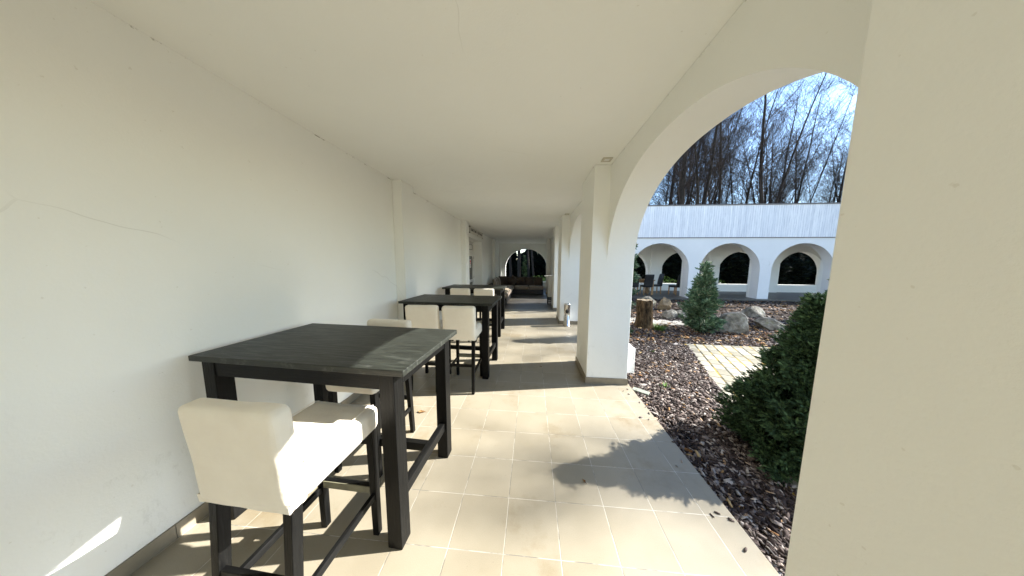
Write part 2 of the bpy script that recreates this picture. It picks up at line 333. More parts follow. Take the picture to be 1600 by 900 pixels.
# stone path
d = Vector((.36, .933, 0)).normalized(); pv = Vector((2.46, 3.04, 0))
def P2(x, y): return (x, y, GZ+.022)
pa = pv-d*2.6; pb = Vector((3.26, 5.12, 0)); wd = Vector((1, -.03, 0))
path = MB(); q = [pa, pa+wd*1.7, pb+wd*9, pb+Vector((0, .02, 0))]
path.add([(a.x, a.y, GZ-.05) for a in q]+[(a.x, a.y, GZ+.022) for a in q], [(4, 5, 6, 7), (0, 1, 5, 4), (1, 2, 6, 5), (2, 3, 7, 6), (3, 0, 4, 7)])
tag(path.build('path', M['pave']), kind='structure')
# pale strip of irregular slabs behind the stump
st = MB(); rr = random.Random(3)
for i in range(9):
    cx, cy = 1.75+i*.36+rr.uniform(-.03, .03), 7.35-i*.06+rr.uniform(-.04, .04); k = 7; rad = .23
    ring = [(cx+math.cos(2*PI*j/k)*rad*rr.uniform(.85, 1.12)*.95, cy+math.sin(2*PI*j/k)*rad*1.5*rr.uniform(.85, 1.1)) for j in range(k)]
    st.add([(a, b, GZ-.03) for a, b in ring]+[(a, b, GZ+.03+.01*rr.random()) for a, b in ring], [tuple(range(k, 2*k))]+[(j, (j+1) % k, k+(j+1) % k, k+j) for j in range(k)])
tag(st.build('stepping_path', M['slab']), kind='structure')

# bark mulch: individual chips, far too many to count
rng = np.random.default_rng(5)
def inpath(x, y):
    # left of the path's left edge -> keep
    tpar = (y-pv.y)/d.y; ex = pv.x+d.x*tpar
    return (x > ex+.03) & (y < 5.12)
def chips(n, xr, yr, L, name, m, zamp=.03, keep=None, z0=None):
    x = rng.uniform(*xr, n); y = rng.uniform(*yr, n)
    if keep is not None: k = keep(x, y); x, y = x[k], y[k]; n = len(x)
    l = rng.uniform(L*.45, L*1.25, n)*.5; w = l*rng.uniform(.22, .55, n); t = rng.uniform(.0015, .004, n)
    yaw = rng.uniform(0, 2*PI, n); tilt = rng.normal(0, .32, n); roll = rng.normal(0, .4, n); bend = rng.normal(0, .12, n)*l
    z = (GZ if z0 is None else z0)+rng.uniform(0, zamp, n)
    if z0 is not None: tilt *= .2; roll *= .2
    px = np.array([-1, 0, 1, 1, 0, -1])[None]*l[:, None]; py = np.array([-1, -1.1, -.7, .8, 1, .9])[None]*w[:, None]*rng.uniform(.75, 1.2, (n, 6))
    pz = np.array([0, 1, 0, 0, 1, 0])[None]*bend[:, None]
    P = []
    for dz in (0, 1):
        zz = pz-dz*t[:, None]*2
        a, b = px, py*np.cos(roll)[:, None]-zz*np.sin(roll)[:, None]; cz = py*np.sin(roll)[:, None]+zz*np.cos(roll)[:, None]
        a2 = a*np.cos(tilt)[:, None]-cz*np.sin(tilt)[:, None]; c2 = a*np.sin(tilt)[:, None]+cz*np.cos(tilt)[:, None]
        X = a2*np.cos(yaw)[:, None]-b*np.sin(yaw)[:, None]+x[:, None]; Y = a2*np.sin(yaw)[:, None]+b*np.cos(yaw)[:, None]+y[:, None]
        P.append(np.stack([X, Y, c2+z[:, None]], -1))
    V = np.concatenate(P, 1).reshape(-1, 3)
    F = np.array([[0, 1, 4, 5], [1, 2, 3, 4], [0, 6, 7, 1], [1, 7, 8, 2], [2, 8, 9, 3], [3, 9, 10, 4], [4, 10, 11, 5], [5, 11, 6, 0]])
    F = (F[None]+np.arange(n)[:, None, None]*12).reshape(-1, 4)
    return npmesh(name, V, F, m)
edge = lambda x, y: (x > XE+.01) & ~inpath(x, y)
# join three densities into one object
parts = [chips(42000, (XE, 3.4), (.2, 5.0), .052, 'bark_mulch', M['chips'], .035, edge),
         chips(20000, (XE, 7.5), (4.6, 8.2), .066, 'bark_mulch', M['chips'], .03, edge),
         chips(9000, (XE, 14), (-2, 11.7), .11, 'bark_mulch', M['chips'], .03, edge),
         chips(26, (1.19, 1.34), (.6, 3.1), .03, 'bark_mulch', M['chips'], .001, None, .006)]
def merge(objs, name, m):
    V, F, o = [], [], 0
    for ob in objs:
        me = ob.data; v = np.empty(len(me.vertices)*3, np.float32); me.vertices.foreach_get('co', v); v = v.reshape(-1, 3)
        li = np.empty(len(me.loops), np.int32); me.loops.foreach_get('vertex_index', li); V.append(v); F.append(li.reshape(-1, 4)+o); o += len(v)
        bpy.data.objects.remove(ob)
    return npmesh(name, np.concatenate(V), np.concatenate(F), m)
mul = merge(parts, 'bark_mulch', M['chips']); tag(mul, 'loose bark mulch covering the courtyard bed beside the tiled floor', 'mulch', kind='stuff')
lv = [chips(700, (XE+.2, 7), (4.9, 6.9), .09, 'fallen_leaves', M['dryleaf'], .06, lambda x, y: (x > XE+.1) & (y > 5.2)),
      chips(160, (XE+.05, 3.2), (.8, 5.2), .055, 'fallen_leaves', M['dryleaf'], .05, edge),
      chips(900, (XE+.2, 14), (5, 11.5), .11, 'fallen_leaves', M['dryleaf'], .05, None)]
tag(merge(lv, 'fallen_leaves', M['dryleaf']), 'scattered brown fallen leaves lying on the bark mulch', 'leaves', kind='stuff')

# ------------------------------------------------------------------ the near gallery building
B = empty('arcade_building', (0, 0, 0), 0, 'white plastered arcade gallery with long ceiling, square pillars and arches over the tiled floor', 'building')
def ellz(t, apex, spring, e=2.15): return spring+(apex-spring)*max(0, 1-abs(t)**e)**(1/e)
def arch_y(mb, xa, xb, ya, yb, apex, spring, top, n=56, e=2.15):
    """wall piece above an arched opening running along Y"""
    c, hw = (ya+yb)/2, (yb-ya)/2
    ts = [-math.cos(PI*i/n) for i in range(n+1)]
    vs = []
    for t in ts:
        y, z = c+hw*t, ellz(t, apex, spring, e)
        vs += [(xa, y, z), (xb, y, z), (xb, y, top), (xa, y, top)]
    fs = []; sm = []
    for i in range(n):
        a, b = 4*i, 4*i+4
        fs += [(a, a+3, b+3, b), (a+1, b+1, b+2, a+2), (a+3, a+2, b+2, b+3)]
    mb.add(vs, fs); mb.add(vs, [(4*i, 4*i+4, 4*i+5, 4*i+1) for i in range(n)], True)
def arch_x(mb, ya, yb, xa, xb, apex, spring, top, n=56, e=2.05):
    c, hw = (xa+xb)/2, (xb-xa)/2; vs = []
    for i in range(n+1):
        t = -math.cos(PI*i/n); x, z = c+hw*t, ellz(t, apex, spring, e)
        vs += [(x, ya, z), (x, yb, z), (x, yb, top), (x, ya, top)]
    fs = []
    for i in range(n):
        a, b = 4*i, 4*i+4
        fs += [(a, b, b+3, a+3), (a+1, a+2, b+2, b+1), (a+3, b+3, b+2, a+2)]
    mb.add(vs, fs); mb.add(vs, [(4*i, 4*i+1, 4*i+5, 4*i+4) for i in range(n)], True)
cols = [(-5.76, -5.03), (-2.51, -1.78), (-.05, .68), (3.17, 3.90), (6.34, 7.07), (8.2, 8.93), (12.45, 12.9)]
for i, (a, b) in enumerate(cols):
    c = MB(); c.box(XP, XO, a, b, -.05, ZC-.001); co = c.build('column', M['plaster'], B, bevel=.006)
    s = MB(); s.box(XP-.012, XO+.01, a-.012, a-.0005, 0, .088); s.box(XP-.012, XP-.0005, a, b+.012, 0, .088); s.box(XP, XO+.01, b+.0005, b+.012, 0, .088)
    # tile joints: cut into ~30 cm pieces
    s.build('skirting', M['skirt'], co)
bays = [(-7, -5.76), (-5.03, -2.51), (-1.78, -.05), (.68, 3.17), (3.90, 6.34), (7.07, 8.2), (9.6, 11.3)]
for i, (a, b) in enumerate(bays):
    w = MB()
    if b-a < 1.4: w.box(XA, XO, a, b, 2.45, ZC-.002)
    else: arch_y(w, XA, XO, a, b, 2.64 if i != 6 else 2.2, 1.62 if i != 6 else 1.4, ZC-.002)  # last arch made lower than the others to cut light into the lounge
    w.build('arch_wall', M['plaster'], B)
w = MB(); w.box(XA, XO, 12.9, 15.4, -.05, ZC-.002); w.build('side_wall', M['plaster'], B)
for a, b in ((8.9305, 9.6), (11.3, 12.4495)): w = MB(); w.box(XA, XO, a, b, -.05, ZC-.002); w.build('side_wall', M['plaster'], B)  # walls added either side of the last opening to darken the lounge
# ceiling slab and flat roof
c = MB(); c.box(-2.5, XO, -7.2, 15.6, ZC, ZC+.25); c.build('ceiling', M['plaster'], B)
# outer boarded parapet of the near gallery
pp = MB(); pp.box(XO+.02, XO+.10, -7.2, 11.9, ZC-.03, 4.35); pp.build('parapet', M['boards'], B)
# back wall with the door recess
DY0, DY1, DZ = 7.75, 9.85, 2.5
w = MB(); w.box(-2.55, XL, -7, DY0, -.05, ZC-.001); w.box(-2.55, XL, DY1, 15.5, -.05, ZC-.001); w.box(-2.55, XL, DY0, DY1, DZ, ZC-.001); w.box(-2.75, -2.552, DY0-.3, DY1+.3, -.05, ZC)
w.build('back_wall', M['plaster'], B)
for a in (-3.3, .05, 3.5, 6.94, 12.55):
    p = MB(); p.box(XL+.0005, XL+.15, a, a+.36, 0, ZC-.002); po = p.build('pilaster', M['plaster'], B, bevel=.006)
p = MB(); p.box(XL+.0005, XL+.12, 15.0, 15.398, 0, ZC-.002); p.build('pilaster', M['plaster'], B, bevel=.006)
s = MB()
pil = [-3.3, .05, 3.5, 6.94, 12.55]
yy = -6.99; k = 0
cuts = []
for a in pil:
    (cuts.append((yy, a-.012)) if a < 8 else cuts.extend([(yy, DY0-.001), (DY1+.001, a-.012)])); cuts.append(('p', a)); yy = a+.372
cuts.append((yy, 14.99))
for seg in cuts:
    s = MB()
    if seg[0] == 'p':
        a = seg[1]; s.box(XL+.15, XL+.162, a-.012, a+.372, 0, .088); s.box(XL+.001, XL+.15, a-.012, a-.0005, 0, .088); s.box(XL+.001, XL+.15, a+.3605, a+.372, 0, .088); s.build('skirting', M['skirt'], B); continue
    y = seg[0]
    while y < seg[1]-.01:
        e = min(y+T, seg[1])
        s.box(XL+.0005, XL+.013, y+.0015, e-.0015, 0, .088)
        y = e
    if s.v: s.build('skirting', M['skirt'], B)
# end wall of the gallery with its arch, and closing wall behind the camera
YE = 15.4
w = MB(); w.box(XL+.0005, -1.72, YE, YE+.3, -.05, ZC-.001); w.box(.98, XO-.0005, YE+.0005, YE+.3, -.05, ZC-.001); w.box(-1.72, .98, YE+.001, YE+.299, -.05, .42)
arch_x(w, YE, YE+.3, -1.72, .98, 2.52, 1.25, ZC-.001); w.build('end_wall', M['plaster'], B)
w = MB(); w.box(XL+.0005, XO, -7.2, -7.001, -.05, ZC-.001); w.build('end_wall', M['plaster'], B)
# door in the recess
DX = -2.50
dr = MB()
for a, b in ((DY0, DY0+.09), (DY1-.09, DY1)): dr.box(DX, DX+.07, a, b, 0, DZ)
dr.box(DX, DX+.07, DY0+.09, DY1-.09, DZ-.09, DZ); dr.box(DX, DX+.07, DY0+.09, DY1-.09, 2.02, 2.10); dm = (DY0+DY1)/2; dr.box(DX, DX+.07, dm-.03, dm+.03, 2.10, DZ-.09)
do = dr.build('door', M['upvc'], B, bevel=.004)
for a, b in ((DY0+.095, dm-.004), (dm+.004, DY1-.095)):
    l = MB()
    l.box(DX+.012, DX+.066, a, a+.11, .01, 2.01); l.box(DX+.012, DX+.066, b-.11, b, .01, 2.01); l.box(DX+.012, DX+.066, a+.11, b-.11, 1.90, 2.01); l.box(DX+.012, DX+.066, a+.11, b-.11, .01, .14); l.box(DX+.012, DX+.066, a+.11, b-.11, .85, .95)
    l.build('door_leaf', M['upvc'], do, bevel=.004)
    gg = MB(); gg.box(DX+.03, DX+.04, a+.11, b-.11, .95, 1.90); gg.box(DX+.03, DX+.04, a+.11, b-.11, .14, .85); gg.build('glass_pane', M['glass'], do)
    t = MB(); t.box(DX+.03, DX+.04, (a+.0), (b-.0), 2.105, DZ-.095); t.build('transom_pane', M['upvc'], do)
    fr = MB(); y_a, y_b, z_a, z_b = a+.06, b-.06, 2.15, 2.36
    for bx in ((y_a, y_b, z_a, z_a+.015), (y_a, y_b, z_b-.015, z_b), (y_a, y_a+.02, z_a+.015, z_b-.015), (y_b-.02, y_b, z_a+.015, z_b-.015)): fr.box(DX+.0405, DX+.046, *bx)
    fr.build('transom_trim', M['ink'], do)
hh = MB(); hh.box(DX+.067, DX+.12, dm+.03, dm+.05, 1.02, 1.06); hh.box(DX+.10, DX+.12, dm+.03, dm+.16, 1.03, 1.05); hh.build('handle', M['steel'], do)
for z in (.25, 1.0, 1.8):
    hg = MB(); hg.tube([(DX+.078, DY1-.10, z), (DX+.078, DY1-.10, z+.1)], .009, 8); hg.build('hinge', M['steel'], do)
# notice stuck on the glass
nt_ = empty('door_notice', (DX+.041, dm+.55, 1.6), 0, 'small white paper notice with red print on the door glass', 'notice')
q = MB(); q.box(0, .0015, -.12, .12, -.17, .17); q.build('sheet', M['paper'], nt_)
q = MB(); q.box(.0016, .0022, -.08, .08, .04, .13); q.box(.0016, .0022, -.09, .09, -.02, .01); q.build('red_print', M['red_ink'], nt_)
q = MB(); [q.box(.0016, .0022, -.09, .07, -.06-i*.03, -.048-i*.03) for i in range(3)]; q.build('small_print', M['ink'], nt_)
# sign above the door
sg = empty('door_sign', (XL+.045, 8.8, 2.725), 0, 'long pale sign plate with dark lettering on four bolts above the doorway', 'sign')
q = MB(); q.box(0, .006, -1.05, 1.05, -.115, .125); q.build('plate', simple('pale_acrylic', (.68, .66, .58), (.66, .64, .56), 2, .3, .02, .0002), sg)
for a in (-1.0, 1.0):
    for z in (-.09, .10):
        q = MB(); q.lathe([(0, .0), (.018, 0), (.018, .045), (0, .045)], 12); o = q.build('bolt', M['ink'], sg); o.rotation_euler = (0, PI/2, 0); o.location = (-.03, a, z)
q = MB(); q.box(-.002, -.0005, -1.05, -1.03, -.115, .125); q.box(.0062, .008, -1.05, -1.035, -.115, .125); q.build('plate_edge', M['ink'], sg)
def text(body, size, name, m, parent, loc, rot, sx=1):
    cu = bpy.data.curves.new(name, 'FONT'); cu.body = body; cu.size = size; cu.align_x = 'CENTER'; cu.align_y = 'CENTER'; cu.extrude = .001
    t = bpy.data.objects.new(name, cu); C.objects.link(t); dg = bpy.context.evaluated_depsgraph_get(); me = bpy.data.meshes.new_from_object(t.evaluated_get(dg))
    bpy.data.objects.remove(t); o = bpy.data.objects.new(name, me); C.objects.link(o); me.materials.clear(); me.materials.append(m); o.parent = parent; o.location = loc; o.rotation_euler = rot; o.scale = (sx, 1, 1); return o
text('Банкетний', .17, 'lettering', M['ink'], sg, (.0085, -.50, .03), (PI/2, 0, PI/2), 1.02)
text('павільйон', .17, 'lettering', M['ink'], sg, (.0085, .48, .03), (PI/2, 0, PI/2), 1.02)
text('↳', .09, 'arrow_mark', M['ink'], sg, (.0085, .1, -.085), (PI/2, 0, PI/2))
# ceiling downlights
for i, (y, lab) in enumerate(((3.02, 'small square ceiling light in front of the nearest white pillar'), (6.2, 'small square ceiling light in front of the second pillar, by the steel ash bin'), (-.9, 'small square ceiling light behind the viewer near the rear pillar'))):
    if y < 0: continue
    t = empty('ceiling_light', (.868, y, ZC), 0, lab, 'ceiling light', 'square lights along the arcade ceiling')
    q = MB(); q.box(-.055, .055, -.055, -.03, -.010, 0); q.box(-.055, .055, .03, .055, -.010, 0); q.box(-.055, -.03, -.03, .03, -.010, 0); q.box(.03, .055, -.03, .03, -.010, 0); q.build('frame', simple('beige_light_frame', (.5, .46, .36), (.45, .41, .33), 4, .5), t)
    q = MB(); q.box(-.03, .03, -.03, .03, -.006, -.001); q.build('lens', M['white_metal'], t)

# ------------------------------------------------------------------ the far wing across the courtyard
FW = empty('arcade_wing', (7.6, 12, 0), 0, 'far white arcade wing with round arches under a white boarded parapet', 'building')
def inv(mb): return mb
YF0, YF1 = 12.0, 12.42
pitch = 3.15; base_c = 6.18; hw = 1.33
arcs = [base_c+pitch*i for i in range(-1, 5)]
def lift(o, par):     # parts are drawn in world coordinates, shift them under the parent's base
    o.location = -par.location if o.parent == par else o.location
    return o
piers = [(XO+.002, arcs[0]-hw)]+[(arcs[i]+hw, arcs[i+1]-hw) for i in range(len(arcs)-1)]+[(arcs[-1]+hw, arcs[-1]+hw+.6)]
w = MB()
for a, b in piers: w.box(a, b, YF0, YF1, -.1, ZC)
for c in arcs: arch_x(w, YF0, YF1, c-hw, c+hw, 2.60, 1.32, ZC, e=2.0)
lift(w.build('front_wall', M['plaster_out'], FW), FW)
XR = arcs[-1]+hw+.6
w = MB(); w.box(XO+.002, XR, YF0-.02, YF0+.06, ZC+.004, 4.32); lift(w.build('parapet', M['boards'], FW), FW)
w = MB(); w.box(XO+.002, XR, YF0-.05, YF0+.09, 4.322, 4.37); w.box(XO+.002, XR, YF0-.035, YF0-.0, ZC-.03, ZC+.003); lift(w.build('coping', M['trim'], FW), FW)
w = MB(); w.box(XO+.003, XR, YF0+.062, YE+.45, ZC+.01, ZC+.3); lift(w.build('ceiling', M['plaster'], FW), FW)
YR = 15.0
rc = [7.0+2.05+3.22*i for i in range(-2, 4)]    # rear arch centres
w = MB()
edges = [XO+.003]
for c in rc: w.box(edges[-1], c-1.25, YR, YR+.35, -.1, ZC); w.box(c-1.25, c+1.25, YR+.002, YR+.348, -.1, .42); arch_x(w, YR, YR+.35, c-1.25, c+1.25, 2.35, 1.1, ZC, e=2.0); edges.append(c+1.25)
w.box(edges[-1], XR, YR, YR+.35, -.1, ZC); lift(w.build('rear_wall', M['plaster'], FW), FW)
for c in rc:
    p = MB(); p.box(c+1.61-.31, c+1.61+.31, YR-.2, YR-.0005, 0, ZC); lift(p.build('pilaster', M['plaster'], FW, bevel=.006), FW)
for a, b in piers[1:-1]:
    p = MB(); p.box(a+.0, b-.0, YF1+.0005, YF1+.15, 0, ZC); lift(p.build('pilaster', M['plaster'], FW, bevel=.006), FW)
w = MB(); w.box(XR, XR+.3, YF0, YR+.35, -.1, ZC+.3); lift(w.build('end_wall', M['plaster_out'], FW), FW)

# ------------------------------------------------------------------ bar tables
def make_table():
    t = empty('bar_table'); LX, LY, HT = 1.375, .765, 1.09
    q = MB(); q.rbox(-LX/2, LX/2, -LY/2, LY/2, HT-.034, HT, .004, 2); q.build('tabletop', M['top'], t)
    ax, ay = LX/2-.065, LY/2-.015; lw = .088
    for sx in (-1, 1):
        for sy in (-1, 1):
            q = MB(); q.box(*sorted((sx*ax, sx*(ax-lw))), *sorted((sy*ay, sy*(ay-lw))), 0, HT-.0345); q.build('leg', M['wood_z'], t, bevel=.004)
    q = MB(); ap0, ap1 = HT-.125, HT-.0345
    for sy in (-1, 1): q.box(-ax+lw, ax-lw, *sorted((sy*(ay-.006), sy*(ay-.03))), ap0, ap1)
    for sx in (-1, 1): q.box(*sorted((sx*(ax-.006), sx*(ax-.03))), -ay+lw, ay-lw, ap0, ap1)
    q.build('apron', M['wood_x'], t, bevel=.002)
    for sx in (-1, 1):
        q = MB(); q.box(*sorted((sx*(ax-.02), sx*(ax-.065))), -ay+lw+.0005, ay-lw-.0005, .245, .315); q.build('stretcher', M['wood_y'], t, bevel=.004)
    q = MB(); q.box(-ax+.066, ax-.066, .05, .095, .25, .31); q.build('stretcher', M['wood_x'], t, bevel=.004)
    return t
tb = make_table(); GT = 'black bar tables in a row along the arcade wall'
for i, (x, y, rz, lab) in enumerate(((-1.320, 1.528, -3, 'nearest black wooden bar table with its worn top half in sun'),
                                     (-1.195, 3.535, -2.5, 'middle black bar table, second from the viewer, two cream stools pushed under'),
                                     (-1.285, 5.42, -1, 'farthest black bar table, third in the row, nearest the sofa'))):
    o = tb if i == 0 else copy_tree(tb); o.location = (x, y, 0); o.rotation_euler = (0, 0, R(rz)); tag(o, lab, 'bar table', GT)

# ------------------------------------------------------------------ stools (face +Y, back at -Y)
def cushion(mb, x0, x1, y0, y1, z0, z1, r, seed, amp=.004, sub=7, puff=.012, skew=None):
    k = len(mb.v); mb.rbox(x0, x1, y0, y1, z0, z1, r, sub=sub, puff=puff)
    for i in range(k, len(mb.v)):
        p = Vector(mb.v[i]); nn = noise.noise_vector(p*6+Vector((seed, 0, 0)))*amp
        p += nn
        if skew: p = skew(p)
        mb.v[i] = tuple(p)
def make_stool():
    t = empty('bar_stool')
    q = MB(); cushion(q, -.205, .205, -.19, .265, .675, .815, .035, 1, .005, 13, .012); se = q.build('seat', M['cream'], t)
    for sx in (-1, 1):
        q = MB(); q.tube([(sx*.176, -.17+.42*i/14, .826+.0022*math.sin(i*1.7+sx)-(.012 if i in (0, 14) else 0)) for i in range(15)], .0022, 5); q.build('seam', M['cream'], se)
    q = MB(); lean = lambda p: Vector((p.x, p.y-(p.z-.7)*.07, p.z))
    cushion(q, -.208, .208, -.255, -.175, .69, 1.115, .028, 9, .005, 15, .0, lean); be = q.build('backrest', M['cream'], t)
    q = MB()
    hem = []
    for i in range(61):      # loose hem of the cover under the backrest
        u = i/60*4; k = int(u) % 4; w_ = u-int(u); cs = [(-.206, -.252), (.206, -.252), (.206, -.186), (-.206, -.186), (-.206, -.252)]; a_, b_ = cs[k], cs[k+1]
        hem.append((a_[0]+(b_[0]-a_[0])*w_, a_[1]+(b_[1]-a_[1])*w_, .690+.0014*math.sin(i*1.1)+.002*math.sin(i*.4)))
    vs_ = [p for h_ in hem for p in (h_, (h_[0]*1.012, h_[1]+(.002 if h_[1] > -.22 else -.002), h_[2]+.035))]
    q.add(vs_, [(2*i, 2*i+2, 2*i+3, 2*i+1) for i in range(60)], True); q.build('hem', M['cream'], be)
    for sx in (-1, 1):
        q = MB(); q.bar((sx*.175, .225, 0), (sx*.172, .225, .69), .036, .036, .042, .042, Vector((0, 1, 0))); q.build('leg', M['wood_z'], t, bevel=.003)
        q = MB(); q.bar((sx*.175, -.262, 0), (sx*.172, -.212, .70), .034, .038, .042, .046, Vector((0, 1, 0))); q.build('leg', M['wood_z'], t, bevel=.003)
        q = MB(); q.bar((sx*.175, -.232, .262), (sx*.175, .206, .262), .022, .038); q.build('side_rail', M['wood_y'], t, bevel=.002)
    q = MB(); q.bar((-.156, .226, .30), (.156, .226, .30), .026, .048); fr = q.build('footrest', M['wood_x'], t, bevel=.002)
    q = MB(); q.box(-.153, .153, .208, .2125, .279, .321); q.build('wear_strip', simple('worn_brass_strip', (.20, .19, .12), (.09, .085, .06), 8, .5, .1, .001), fr)
    q = MB(); q.bar((-.156, -.242, .36), (.156, -.242, .36), .022, .036); q.build('rear_rail', M['wood_x'], t, bevel=.002)
    return t
s0 = make_stool(); GS = 'cream covered bar stools around the black tables'
stools = [(-1.10, .985, -2, 'cream bar stool in the foreground with sunlit seat, beneath the nearest table'),
          (-1.32, 1.80, 178, 'cream bar stool behind the nearest table, its back just above the tabletop'),
          (-.885, 3.02, 0, 'cream bar stool at the middle table, right one, on the floor side'),
          (-1.36, 3.03, 1, 'cream bar stool at the middle table, left one, on the wall side'),
          (-.97, 4.96, 1, 'cream bar stool at the farthest table, right one of two backs'),
          (-1.455, 4.96, -2, 'cream bar stool at the farthest table, left one of two backs')]
for i, (x, y, rz, lab) in enumerate(stools):
    o = s0 if i == 0 else copy_tree(s0); o.location = (x, y, 0); o.rotation_euler = (0, 0, R(rz)); tag(o, lab, 'bar stool', GS)

# ------------------------------------------------------------------ ash bin
t = empty('ash_bin', (.935, 6.16, 0), 0, 'slim polished steel ash bin with black hole standing before the second pillar', 'ash bin')
q = MB(); q.lathe([(0, .0), (.088, .0), (.088, .02), (.08, .022), (.08, .555), (.084, .56), (.084, .585), (.076, .59), (.07, .575), (0, .575)], 32); q.build('body', M['steel'], t)
q = MB(); q.lathe([(0, .012), (.036, .010), (.040, 0), (.040, -.02)], 20); o = q.build('hole', M['black_metal'], t); o.rotation_euler = (PI/2, 0, R(-12)); o.location = (-.012, -.076, .40); o.scale = (1, 1.35, 1)

# ------------------------------------------------------------------ white utility box and drain flap on the near pillar
t = empty('utility_box', (XO+.002, 3.36, .08), 0, 'white box fixed low on the garden side of the nearest pillar', 'utility box')
q = MB(); q.rbox(0, .155, 0, .24, 0, .36, .006, 2); q.build('case', M['white_metal'], t)
q = MB(); q.rbox(.1555, .17, -.006, .246, -.004, .364, .004, 2); q.build('cover', M['white_metal'], t)
q = MB(); q.rbox(0, .20, 0, .085, -.055, -.028, .004, 2, mtx=Matrix.Rotation(R(-38), 4, 'Z'))
o = q.build('drain_plate', simple('grey_green_plate', (.22, .24, .19), (.16, .17, .14), 7, .6)); o.location = (1.36, 3.12, 0); tag(o, 'short grey green plate lying in the mulch at the foot of the nearest pillar', 'plate')

# ------------------------------------------------------------------ corner sofa
t = empty('corner_sofa', (-1.4, 12, 0), 0, 'long L shaped brown corner sofa at the dark end of the arcade', 'sofa')
o3 = Vector((1.4, -12, 0))
def loc(o): o.location = o3; return o
q = MB(); q.box(-1.94, -.96, 9.0, 12.95, .03, .26); q.box(-.959, .62, 12.13, 12.95, .03, .26); loc(q.build('base', M['black_leather'], t, bevel=.01))
sc = [(-1.62, -.92, 9.0, 10.3), (-1.62, -.92, 10.31, 11.6), (-1.62, -.92, 11.61, 12.95), (-.90, -.16, 12.1, 12.75), (-.15, .62, 12.1, 12.75)]
for i, (a, b, c, d_) in enumerate(sc):
    q = MB(); cushion(q, a, b, c, d_, .262, .42, .04, i*3, .006, 9, .015); loc(q.build('seat_cushion', M['taupe'], t))
q = MB(); q.box(-2.02, -1.90, 10.9, 12.95, .262, .62); q.box(-1.9, .62, 12.951, 13.06, .03, .66); loc(q.build('back_frame', M['black_leather'], t, bevel=.01))
def pillow(mb, c, w, h, t_, rx, rz, seed):
    bm = bmesh.new(); bmesh.ops.create_cube(bm, size=2); bmesh.ops.subdivide_edges(bm, edges=bm.edges[:], cuts=7, use_grid_fill=True)
    mt = Matrix.Translation(c) @ Matrix.Rotation(rz, 4, 'Z') @ Matrix.Rotation(rx, 4, 'X'); vs = []
    for v in bm.verts:
        x, y, z = v.co; k = (1-abs(x)**3)*(1-abs(z)**3); pin = 1-.10*(1-abs(x)**2)*0
        vs.append(mt @ Vector((x*w/2*(1-.05*(1-z*z)), y*t_/2*(.12+.88*k**.6), z*h/2*(1-.05*(1-x*x)))))
    bm.verts.index_update(); mb.add(vs, [[v.index for v in f.verts] for f in bm.faces], True); bm.free()
GC = 'loose cushions propped along the corner sofa'
for i, (cx, cy, w_, h_, rx, rz, tw) in enumerate([(-.62, 12.78, .5, .46, 12, 0, 0), (-.12, 12.8, .5, .46, 10, 3, 0), (.36, 12.78, .48, .46, 12, -2, 0), (-1.12, 12.76, .46, .46, 12, 6, 0), (-.98, 12.5, .42, .42, 15, 12, 45),
                                                  (-1.55, 12.74, .5, .5, 12, 30, 0), (-1.72, 12.2, .48, .48, 12, 84, 0), (-1.74, 11.65, .46, .46, 12, 92, 0), (-1.74, 11.1, .46, .46, 12, 88, 0)]):
    q = MB(); mtw = R(tw); tmp = MB(); pillow(tmp, Vector((0, 0, 0)), w_, h_, .17, 0, 0, i)
    mt = Matrix.Translation((cx, cy, .42+h_/2*(1.3 if tw else 1))) @ Matrix.Rotation(R(rz), 4, 'Z') @ Matrix.Rotation(-R(rx), 4, 'X') @ Matrix.Rotation(mtw, 4, 'Y')
    tmp.v = [tuple(Vector(v)) for v in tmp.v]; o = tmp.build('cushion', M['brown_fabric'] if i < 6 else M['taupe']); o.matrix_world = mt
    tag(o, ['brown cushion on the rear sofa run, left of centre', 'brown cushion in the middle of the rear sofa run', 'brown cushion at the right end of the rear sofa run', 'brown cushion by the inner corner on the rear run', 'dark cushion turned on its point in front of the sofa corner', 'dark cushion set diagonally in the sofa corner', 'grey brown cushion on the wall run next to the corner', 'grey brown cushion on the wall run, middle of three', 'grey brown cushion on the wall run nearest the viewer'][i], 'cushion', GC)
q = MB(); pillow(q, Vector((0, 0, 0)), .55, .5, .14, PI/2, 0, 1); o = q.build('cushion', M['stripe']); o.location = (-1.2, 9.35, .49); tag(o, 'striped cream and brown cushion lying flat in the sun on the sofa', 'cushion', GC)
q = MB(); pillow(q, Vector((0, 0, 0)), .5, .5, .14, PI/2, 0, 2); o = q.build('cushion', M['stripe']); o.location = (-1.15, 9.95, .485); o.rotation_euler = (0, 0, .3); tag(o, 'cream striped cushion lying flat behind the sunlit one on the sofa', 'cushion', GC)

